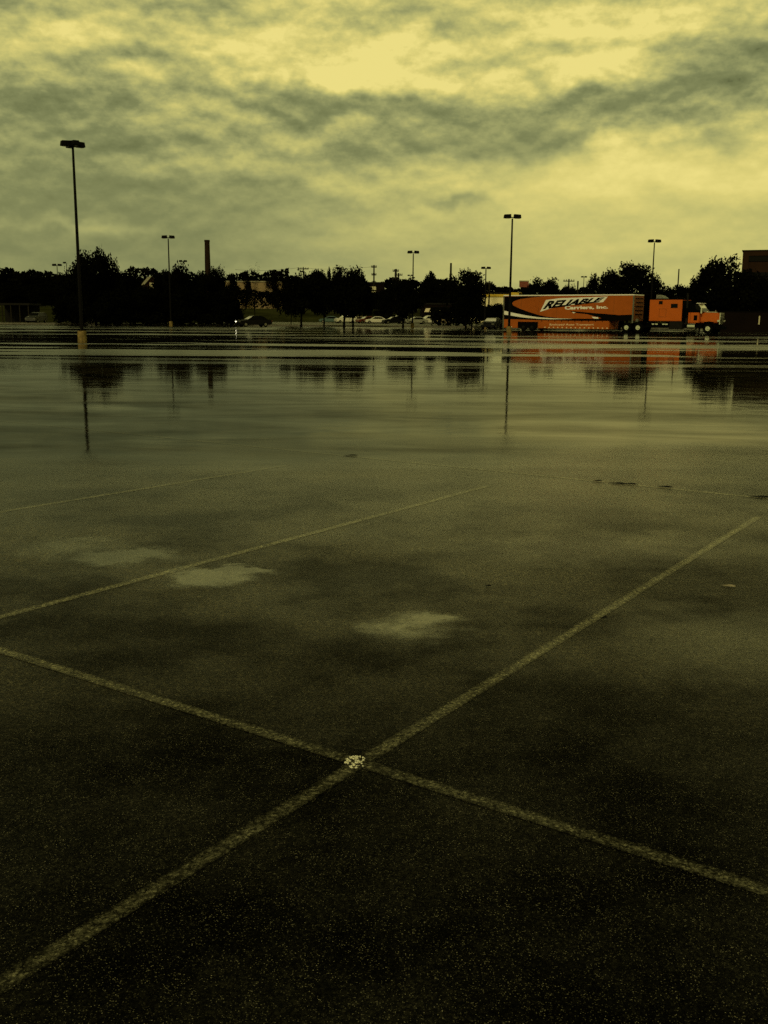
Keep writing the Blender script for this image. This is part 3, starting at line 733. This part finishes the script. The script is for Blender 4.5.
# gabled house
D = 232; a, b = at(146, 283, D), at(158, 283, D); pk = at(151, 276, D).z; hw = (b.x-a.x)/2; ev = a.z
t = thing('house', ((a.x+b.x)/2, D, 0), .35, 'small brick house gable with a pale window showing between the trees', 'house')
MB().prism([(-hw, 0), (hw, 0), (hw, ev), (0, pk-.2), (-hw, ev)], 0, 7).build('wall', MT['brick'], t)
MB().add([(-hw-.35, -.4, ev-.35), (0, -.4, pk), (0, 7.4, pk), (-hw-.35, 7.4, ev-.35)], [(0, 1, 2, 3)]).add([(hw+.35, -.4, ev-.35), (0, -.4, pk), (0, 7.4, pk), (hw+.35, 7.4, ev-.35)], [(0, 1, 2, 3)]).build('roof', MT['roof_pale'], t)
MB().box(-.55, .45, -.05, .05, ev-1.4, ev+.1).build('window', MT['white_wall'], t)
# smokestack
D = 420; c = at(207, 240, D); z0 = hgt(c.x, D)
t = thing('smokestack', (c.x, D, z0), 0, 'tall slender brown brick smokestack above the left trees', 'chimney')
MB().tube([(0, 0, 0), (0, 0, c.z-z0-.8)], [1.35, 1.02], 20).build('shaft', MT['chimney'], t)
MB().tube([(0, 0, c.z-z0-.8), (0, 0, c.z-z0)], [1.12, 1.12], 20).build('rim', MT['chimney'], t)
# brown building on the right
D = 158; a = at(738, 320, D); zt = at(750, 251, D).z
t = thing('office_building', (a.x, D, 0), -math.radians(21), 'tall brown brick building with a dark window band at the right edge', 'building')
Wd = 40
z1, z2 = at(741, 255.8, D).z, at(741, 261.5, D).z
MB().box(0, Wd, 0, 30, 0, z2-.9).box(0, Wd, .35, 30, z2-.9, z1).box(0, Wd, 0, 30, z1, zt).box(0, .9, 0, .35, z2-.9, z1).build('wall', MT['brick'], t)
MB().box(-.15, Wd, -.15, 30, zt, zt+.12).build('roof', MT['brick_dark'], t)
MB().box(.9, Wd, .2, .347, z2, z1).build('window_band', MT['glass'], t)
MB().box(0.02, Wd, -.03, -.002, z2-3.2, z2-1.6).build('window_band', MT['glass'], t)
za, zb_ = at(750, 305, D).z, at(750, 311, D).z
MB().box(-3, Wd, -1.2, -.05, zb_, za).build('base_course', MT['tan'], t)
# low dark wall before it
D = 122; a = at(721, 320, D); zt = at(740, 311.2, D).z
t = thing('retaining_wall', (a.x, D, 0), 0, 'low dark wall with a pale coping right of the truck nose', 'wall')
MB().box(0, 40, 0, .5, 0, zt-.1).build('wall_face', MT['brick_dark'], t)
MB().box(-.1, 40, -.06, .56, zt-.097, zt+.0).build('coping', MT['bark'], t)
a2 = at(759, 314, D).x-a.x
MB().box(a2, a2+.14, -.06, -.003, .9, 1.9).build('marker_strip', MT['white_wall'], t)
# white building behind the cab
t, hw, H = bld('shed', 681, 694, 297.5, 200, 8, 'small white shed showing behind the exhaust stack', MT['white_wall'], 'roof_pale')
MB().box(-.6, .6, -.05, .06, 0, 2.1).build('door', MT['roof'], t)
# dark shelter at far left
D = 175; a, b = at(-8, 320, D), at(30, 320, D); zt = at(10, 303, D).z
t = thing('open_shelter', ((a.x+b.x)/2, D, 0), 0, 'long dark open shelter on posts at the far left edge', 'shelter')
hw = (b.x-a.x)/2
MB().box(-hw, hw, 0, 6, zt-.35, zt).build('roof', MT['roof'], t)
MB().box(-hw+.2, hw-.2, 5.6, 5.9, 0, zt-.353).build('back_wall', MT['roof'], t)
for k in range(5): MB().box(-hw+.2+k*(2*hw-.5)/4, -hw+.35+k*(2*hw-.5)/4, .1, .25, 0, zt-.353).build('post', MT['wood_pole'], t)

# utility poles
def upole(px, ptop, D, label, arms=1, wide=4.0, r=.16):
    c = at(px, ptop, D); z0 = hgt(c.x, D); H = c.z-z0
    t = thing('utility_pole', (c.x, D, z0), 0, label, 'utility pole', 'utility poles on the skyline')
    MB().tube([(0, 0, 0), (0, 0, H)], [r*1.25, r], 8).build('pole', MT['wood_pole'], t)
    for k in range(arms):
        z = H-.6-k*2.2; ww = wide/2*(1-.12*k)
        x = MB().box(-ww, ww, -.1, .1, z-.14, z+.14).build('crossarm', MT['wood_pole'], t)
        for q in (-.9, -.45, .45, .9):
            MB().tube([(q*ww, 0, z+.14), (q*ww, 0, z+.5)], .1, 6).build('insulator', MT['roof'], x)
    return c
u1 = upole(303.3, 267, 330, 'utility pole with a wide crossarm above the single trunk tree', 1, 3.4)
upole(374, 265, 300, 'tall mast with several short arms above the low dark roof', 4, 1.6, .2)
upole(395.8, 269, 300, 'left pole of the cluster with stacked arms at centre', 3, 1.8, .3)
upole(398.5, 273, 310, 'lower pole of the cluster beside the one with stacked arms', 2, 2.4, .25)
upole(393, 277, 305, 'lowest stub pole at the left of the central cluster', 0, 1, .3)
upole(451, 263, 300, 'plain tall pole without arms above the dark trees at centre', 0, 1, .28)
upole(470, 269, 320, 'plain thin pole left of the short lamp post', 0, 1, .16)
upole(489.5, 281, 240, 'utility pole with a small crossarm right of the short lamp post', 1, 1.5)
upole(569, 279, 300, 'utility pole with crossarms behind the middle of the trailer', 2, 3.2, .2)
upole(578, 281, 300, 'plain pole between the crossarm pole and the faint lamp', 0, 1, .22)
upole(534, 281, 300, 'short plain pole behind the rear of the trailer', 0, 1, .16)
upole(679, 269, 230, 'plain pole rising between the sleeper cab and the big tree', 0, 1, .14)
a, b = at(235, 269.5, 330), at(299, 267.6, 330)
pts = [a.lerp(b, k/16)-Vector((0, 0, 2.0*(k/16)*(1-k/16)*1.2)) for k in range(17)]
tag(MB().tube(pts, .035, 5).build('power_cable', MT['pole']), 'thin sagging cable running left from the crossarm pole', 'cable')
a, b = at(299, 267.6, 330), at(374, 266.5, 301)
pts = [a.lerp(b, k/16)-Vector((0, 0, 2.0*(k/16)*(1-k/16)*1.2)) for k in range(17)]
tag(MB().tube(pts, .03, 5).build('power_cable', MT['pole']), 'thin sagging cable between the crossarm pole and the tall mast', 'cable')

# ------------------------------------------------------------------ the truck
TH = math.radians(36.5); TD = 120.0; LT = 16.15
r0 = at(503, 330, TD); O = Vector((r0.x, TD, .004)); DX = Vector((math.cos(TH), -math.sin(TH), 0)); NY = Vector((math.sin(TH), math.cos(TH), 0))
def side(px, py, off=0.0):
    """where the line of sight to that spot meets the truck's side plane: metres along, height"""
    d = ray(px, py); o = Vector((0, 0, CAMH)); q = O+NY*off
    t_ = (q-o).dot(NY)/d.dot(NY); h = o+d*t_
    return ((h-O).dot(DX), h.z-O.z)
TR = thing('semi_truck', O, -TH, 'orange semi truck with a long lettered trailer and an orange sleeper cab', 'truck')
sR = side(634, 300)[0]; LT = sR
ztop_r, ztop_f = side(503, 296)[1], side(634, 291.5)[1]
ZT = 4.05; WID = 2.6
print('trailer len', LT, 'tops', ztop_r, ztop_f, 'skirt', side(560, 328)[1])
s_b = side(609, 328)[0]
body = MB().prism([(0, .30), (s_b, .30), (s_b, 1.25), (LT, 1.25), (LT, ZT-.12), (0, ZT-.12)], 0, WID).build('trailer_body', MT['orange'], TR, bevel=.03)
MB().box(-.04, LT+.03, -.03, WID+.03, ZT-.118, ZT).build('roof_rail', MT['white_vinyl'], body)
MB().box(-.06, .10, -.035, WID+.035, .28, ZT-.121).build('rear_frame', MT['steel'], body)
MB().box(LT-.12, LT+.035, -.035, .12, 1.0, ZT-.121).build('corner_post', MT['steel'], body)
MB().box(LT+.002, LT+.06, .125, WID, 1.25, ZT-.13).build('nose_panel', MT['orange_dark'], body)
for k in range(5): MB().box(LT+.062, LT+.12, .3, WID-.3, 1.9+k*.42, 1.98+k*.42).build('nose_rib', MT['black_vinyl'], body)
# belly lip with small marker reflectors, rivet line
def decal(pts, name, mat, off, parent=body, raw=False):
    P2 = pts if raw else [side(*p) for p in pts]
    n = len(P2)
    me = bpy.data.meshes.new(name); bm = bmesh.new()
    vs = [bm.verts.new((x, -off, z)) for x, z in P2]; f = bm.faces.new(vs)
    ex = bmesh.ops.extrude_face_region(bm, geom=[f]); 
    bmesh.ops.translate(bm, verts=[v for v in ex['geom'] if isinstance(v, bmesh.types.BMVert)], vec=(0, .003, 0))
    bmesh.ops.triangulate(bm, faces=bm.faces); bmesh.ops.recalc_face_normals(bm, faces=bm.faces)
    bm.to_mesh(me); bm.free(); me.materials.append(mat)
    o = bpy.data.objects.new(name, me); C.objects.link(o); o.parent = parent; return o
def z3(x, y): return (495+x/9.6, 285+y/9.6)      # coordinates read off an enlarged view
# black sweep that wraps the rear end
sweep = [z3(*p) for p in ((80, 112), (470, 104), (330, 122), (240, 136), (180, 156), (165, 176), (175, 196), (240, 228), (330, 260), (420, 288), (500, 305), (620, 318), (760, 325), (950, 326), (1080, 318), (1080, 345), (760, 344), (400, 336), (80, 325))]
sweep = [side(*p) for p in sweep]; sweep = [(max(.11, s), min(ZT-.16, z)) for s, z in sweep]
decal(sweep, 'black_sweep', MT['black_vinyl'], .012, raw=True)
white = [side(*z3(*p)) for p in ((80, 246), (170, 266), (300, 292), (420, 310), (560, 320), (760, 324), (560, 329), (420, 325), (270, 312), (80, 284))]
decal([(max(.11, s), z) for s, z in white], 'white_swoosh', MT['white_vinyl'], .017, raw=True)
def z6(x, y): return (540+x/6.4, 285+y/6.4)
wedge = [side(*z6(*p)) for p in ((190, 166), (240, 170), (350, 180), (480, 190), (606, 203), (606, 206), (455, 232), (380, 226), (330, 222), (395, 212), (300, 186), (215, 178))]
decal([(min(LT-.13, s), z) for s, z in wedge], 'black_flame', MT['black_vinyl'], .012, raw=True)
decal([(s_b-1.2, 1.75), (LT-.13, 1.9), (LT-.13, 1.26), (s_b-.2, 1.26)], 'black_lower_panel', MT['black_vinyl'], .0125, raw=True)
decal([z6(*p) for p in ((205, 172), (228, 176), (215, 182))], 'white_flash', MT['white_vinyl'], .017)
decal([z6(*p) for p in ((330, 203), (372, 206), (375, 216), (345, 215))], 'white_flash', MT['white_vinyl'], .017)
decal([(.12, 1.30), (s_b, 1.30), (s_b, 1.42), (.12, 1.42)], 'black_line', MT['black_vinyl'], .011, raw=True)
for k in range(24):
    s_ = .5+k*(s_b-.8)/23
    if 1.5 < s_ < 5.2: continue
    decal([(s_, .36), (s_+.16, .36), (s_+.16, .48), (s_, .48)], 'reflector', MT['cream_letter'], .010, raw=True)
for k in range(14):
    decal([(5+k*.001+k*.83, 1.08), (5+k*.83+.10, 1.08), (5+k*.83+.10, 1.18), (5+k*.83, 1.18)], 'vent_slot', MT['black_vinyl'], .010, raw=True)
for k in range(1, 7):
    x = LT*k/7; decal([(x, .5 if x < s_b else 1.3), (x+.03, .5 if x < s_b else 1.3), (x+.03, ZT-.14), (x, ZT-.14)], 'panel_seam', MT['orange_dark'], .005, raw=True)
# lettering
def text_mesh(txt, offset, shear=0):
    cu = bpy.data.curves.new('t', 'FONT'); cu.body = txt; cu.offset = offset; cu.shear = shear; cu.fill_mode = 'FRONT'; cu.resolution_u = 4
    o = bpy.data.objects.new('t', cu); C.objects.link(o)
    dg = bpy.context.evaluated_depsgraph_get(); me = bpy.data.meshes.new_from_object(o.evaluated_get(dg))
    C.objects.unlink(o); bpy.data.objects.remove(o); return me
def letters(name, txt, quad, mat, off, fat=0.02, shear=0.0, ref=None):
    """quad: lower-left, lower-right, upper-right, upper-left as seen"""
    me = text_mesh(txt, fat, shear)
    rm = text_mesh(txt, .02, shear)
    xs_ = [v.co.x for v in rm.vertices]; ys_ = [v.co.y for v in rm.vertices]; x0, x1, y0, y1 = min(xs_), max(xs_), min(ys_), max(ys_)
    Q = [side(*q) for q in quad]
    for v in me.vertices:
        u = (v.co.x-x0)/(x1-x0); w_ = (v.co.y-y0)/(y1-y0)
        lo = (Q[0][0]+(Q[1][0]-Q[0][0])*u, Q[0][1]+(Q[1][1]-Q[0][1])*u); hi = (Q[3][0]+(Q[2][0]-Q[3][0])*u, Q[3][1]+(Q[2][1]-Q[3][1])*u)
        v.co = (lo[0]+(hi[0]-lo[0])*w_, -off, lo[1]+(hi[1]-lo[1])*w_)
    me.materials.clear(); me.materials.append(mat)
    o = bpy.data.objects.new(name, me); C.objects.link(o); o.parent = body
RQ = (z6(22, 153), z6(382, 108), z6(412, 80), z6(54, 104))
decal([z6(*p) for p in ((0, 172), (38, 96), (130, 84), (434, 74), (404, 110), (300, 118), (160, 132), (60, 152))], 'lettering_outline', MT['white_vinyl'], .016)
letters('lettering', 'RELIABLE', RQ, MT['black_vinyl'], .024, .055, .12)
letters('lettering', 'Carriers, Inc.', (z6(160, 161), z6(434, 153), z6(434, 131), z6(160, 134)), MT['white_vinyl'], .016, .045)
letters('lettering', 'Enclosed Auto Transport', (z6(62, 263), z6(345, 262), z6(345, 247), z6(62, 247)), MT['cream_letter'], .016, .025)
# wheels
def wheel(s_, y, r=.50, rim='chrome', name='wheel', parent=TR, out=-1):
    wh = MB().tube([(s_, y, r), (s_, y+out*.04, r), (s_, y+out*.26, r), (s_, y+out*.30, r)], [r-.04, r, r, r-.05], 28).build('wheel', MT['rubber'], parent)
    rm = MB().tube([(s_, y+out*.29, r), (s_, y+out*.312, r)], [r*.50, r*.46], 20).tube([(s_, y+out*.312, r), (s_, y+out*.40, r)], [.13, .10], 12).build('rim', MT[rim], wh)
    for k in range(8):
        pass
    return wh
wa_ = [side(523.5, 326)[0], side(532, 326)[0]]
for s_ in wa_:
    wheel(s_, .24, .40, 'roof'); wheel(s_, WID-.34, .46, 'steel', out=1)
MB().box(wa_[0]-.75, wa_[1]+.75, -.02, .03, .295, 1.02).build('wheel_well', MT['black_vinyl'], body)
MB().box(wa_[0]-.9, wa_[1]+1.9, .3, WID-.3, .42, 1.0).build('axle_frame', MT['chassis'], TR)
MB().box(wa_[1]+1.0, wa_[1]+1.75, .02, .4, .18, .478).build('spare_carrier', MT['chassis'], TR)
MB().box(-.5, -.07, .1, WID-.1, .35, .75).build('rear_bumper', MT['chassis'], TR)
# tractor
def tx(px): return side(px, 320)[0]
d1_, d2_, fw = tx(626.5), tx(638), tx(708)
MB().box(d1_-1.0, tx(716), .75, WID-.75, .55, 1.0).build('chassis_frame', MT['chassis'], TR, bevel=.02)
for s_ in (d1_, d2_):
    for yy, oo in ((.34, -1), (.72, -1)):
        wheel(s_, yy, .52, 'chrome' if yy < .5 else 'steel', out=oo)
    wheel(s_, WID-.34, .52, 'chrome', out=1)
MB().box(d1_-.7, d2_+.75, .02, .7, 1.09, 1.14).build('mud_fender', MT['chassis'], TR)
MB().box(d1_-.95, d1_-.9, .05, .7, .25, 1.15).build('mud_flap', MT['rubber'], TR)
s0, s1 = tx(648.7), tx(681.5)
zs0, zs1 = side(660, 321)[1], side(660, 299.5)[1]
sl = MB().prism([(s0, zs0), (s1, zs0), (s1, zs1-.05), (s1-.05, zs1), (s0, zs1)], .03, 2.52).build('sleeper', MT['orange_cab'], TR, bevel=.05)
MB().box(s1+.003, s1+.05, .0, 2.55, zs0+.02, zs1-.1).build('front_bulkhead', MT['chassis'], sl)
MB().box(s0-.02, s1+.05, 0, 2.55, zs1+.003, zs1+.1).build('roof_cap', MT['chassis'], sl)
def wbox(pa, pb, nm, mat, par, y0=.005, y1=.02):
    a = side(*pa); b = side(*pb); return MB().box(min(a[0], b[0]), max(a[0], b[0]), y0, y1, min(a[1], b[1]), max(a[1], b[1])).build(nm, mat, par)
wbox((659, 301), (662.5, 304.3), 'window', MT['glass'], sl)
wbox((671, 303.8), (677.5, 308), 'window', MT['glass'], sl)
# faint hatch outline on the sleeper
a = side(659, 317); b = side(666, 309)
fr = MB(); x0_, x1_, z0_, z1_ = a[0], b[0], a[1], b[1]
fr.box(x0_, x1_, .015, .028, z0_, z0_+.03).box(x0_, x1_, .015, .028, z1_, z1_+.03).box(x0_-.03, x0_, .015, .028, z0_, z1_+.03).box(x1_, x1_+.03, .015, .028, z0_, z1_+.03).build('hatch', MT['orange_dark'], sl)
# roof fairing plates
fp = side(654, 294)
MB().hull8([(s0+.55, .4, zs1+.1), (s0+1.35, .4, zs1+.1), (s0+1.35, 2.1, zs1+.1), (s0+.55, 2.1, zs1+.1)], [(s0+.5, .5, zs1+.5), (s0+.95, .5, zs1+.42), (s0+.95, 2.0, zs1+.42), (s0+.5, 2.0, zs1+.5)]).build('roof_hatch', MT['steel'], sl)
MB().box(s0+2.2, s0+2.9, .5, 2.0, zs1+.1, zs1+.28).build('roof_unit', MT['chassis'], sl)
# exhaust stack
ex = tx(685.7); MB().tube([(ex, .18, .9), (ex, .18, 3.9), (ex-.05, .18, 4.12)], [.11, .10, .10], 14).build('exhaust_stack', MT['roof'], TR)
MB().tube([(ex, .18, 1.6), (ex, .18, 2.6)], .16, 14).build('heat_shield', MT['chassis'], TR)
# cab
c0, c1 = tx(687), tx(698.5)
zc0 = 1.1; zc1 = side(690, 303.5)[1]; zbelt = side(690, 312.5)[1]
cab = MB().prism([(c0, zc0), (c1, zc0), (c1, zbelt), (c0, zbelt)], .25, 2.35).build('cab', MT['orange_cab'], TR, bevel=.04)
MB().hull8([(c0, .27, zbelt-.02), (c1+.35, .27, zbelt-.02), (c1+.35, 2.33, zbelt-.02), (c0, 2.33, zbelt-.02)], [(c0, .38, zc1), (c1-.35, .38, zc1), (c1-.35, 2.22, zc1), (c0, 2.22, zc1)]).build('cab_roof', MT['chassis'], cab, bevel=.05)
MB().box(c0+.7, c1-.05, .5, 2.1, zc1+.0, zc1+.06).build('sun_visor', MT['white_vinyl'], cab)
v0 = Vector((c1+.37, 0, zbelt+.05)); v1 = Vector((c1-.27, 0, zc1-.06))
vm_ = v0.lerp(v1, .5)
ws_ = MB().add([(v0.x, .36, v0.z), (v0.x, 2.24, v0.z), (vm_.x, 2.18, vm_.z), (vm_.x, .41, vm_.z)], [(0, 1, 2, 3)]).build('windshield', MT['glass'], cab)
MB().add([(vm_.x, .41, vm_.z), (vm_.x, 2.18, vm_.z), (v1.x, 2.12, v1.z), (v1.x, .46, v1.z)], [(0, 1, 2, 3)]).build('reflection_strip', MT['lit'], ws_)  # upper half painted bright for the sky's reflection on the glass
MB().add([(c1-.45, .30, zbelt+.35), (c1+.15, .285, zbelt+.12), (c1-.22, .36, zc1-.12), (c1-.6, .36, zc1-.12)], [(0, 1, 2, 3)]).build('quarter_glass', MT['glass'], cab)
MB().box(c0+.22, c0+.24, .235, .255, zc0+.02, zbelt).box(c1-.05, c1-.03, .235, .255, zc0+.02, zbelt).build('door_seam', MT['black_vinyl'], cab)
MB().box(c0+.62, c0+.98, .22, .247, zc0+.25, zbelt-.28).build('door_vent', MT['black_vinyl'], cab)
h0, h1 = tx(698.5)+.003, tx(717)
zh1 = side(715, 312.5)[1]; zh0 = 1.12
hood = MB().hull8([(h0, .5, zh0), (h1, .62, zh0), (h1, 1.98, zh0), (h0, 2.1, zh0)], [(h0, .52, zh1+.12), (h1-.05, .66, zh1-.06), (h1-.05, 1.94, zh1-.06), (h0, 2.08, zh1+.12)]).build('hood', MT['orange_cab'], TR, bevel=.10)
MB().box(h1+.002, h1+.09, .68, 1.92, .95, zh1-.02).build('grille', MT['chrome'], hood, bevel=.02)
MB().box(h0+.1, h1-.25, .60, .66, zh1+.02, zh1+.07).build('hood_trim', MT['chrome'], hood)
MB().box(h1-.1, h1+.22, .05, 2.55, .45, .80).build('front_bumper', MT['chassis'], TR, bevel=.04)
for yy in (.42, 2.0):
    hl = MB().box(h1-.12, h1+.16, yy, yy+.26, 1.22, 1.42).build('headlight', MT['chrome'], TR, bevel=.03)
# front fender arch
arc = [(fw+.78*math.cos(t_), .55+.70*math.sin(t_)) for t_ in [PI*k/12 for k in range(13)]]
arc2 = [(fw+.66*math.cos(t_), .55+.58*math.sin(t_)) for t_ in [PI*k/12 for k in range(12, -1, -1)]]
mb = MB(); n = 13
for k in range(12):
    o0, o1, i0, i1 = arc[k], arc[k+1], arc2[12-k], arc2[11-k]
    for y0_, y1_ in ((.0, .62), (1.98, 2.6)):
        mb.hull8([(o0[0], y0_, o0[1]), (o1[0], y0_, o1[1]), (i1[0], y0_, i1[1]), (i0[0], y0_, i0[1])], [(o0[0], y1_, o0[1]), (o1[0], y1_, o1[1]), (i1[0], y1_, i1[1]), (i0[0], y1_, i0[1])])
mb.build('front_fender', MT['chassis'], TR)
wheel(fw, .34, .52, 'chrome'); wheel(fw, WID-.34, .52, 'chrome', out=1)
# fuel tank, steps, battery box
k0, k1 = tx(669), tx(682)
MB().box(k0, k1, .08, .7, .42, zs0-.02).build('tool_box', MT['roof'], TR, bevel=.03)
k0, k1 = tx(687), tx(695)
MB().tube([(k0, .46, .72), (k0+.03, .46, .72), (k1-.03, .46, .72), (k1, .46, .72)], [.34, .41, .41, .34], 22).build('fuel_tank', MT['chrome'], TR, smooth=False)
MB().box(k0, k1, .02, .3, .36, .40).build('step', MT['steel'], TR)
MB().box(tx(649), tx(668), .45, .75, .62, .95).build('side_rail', MT['chassis'], TR)
for px in (650.5, 654, 661, 664):
    s_ = tx(px); MB().box(s_, s_+.28, .40, .447, .86, .98).build('marker_plate', MT['chrome'], TR)
# air lines and catwalk in the gap
MB().box(LT+.2, s0-.1, .5, 2.1, 1.05, 1.12).build('catwalk', MT['chassis'], TR)
MB().tube([(LT+.1, 1.2, 1.8), (LT+.45, 1.2, 1.35), (s0-.05, 1.2, 1.9)], .04, 6).build('air_hose', MT['rubber'], TR)
MB().box(LT+.25, LT+.55, .15, .5, 1.15, 1.45).build('coupling_light', MT['steel'], TR)
# mirror
MB().box(c1+.2, c1+.32, -.12, .1, zbelt-.1, zbelt+.45).build('mirror', MT['chrome'], TR, bevel=.02)
for s_ in (h0+.55, h0+1.35):
    MB().tube([(s_, .9, zh1+.02), (s_+.12, .85, zh1+.26)], .04, 6).build('hood_mirror', MT['chrome'], TR)
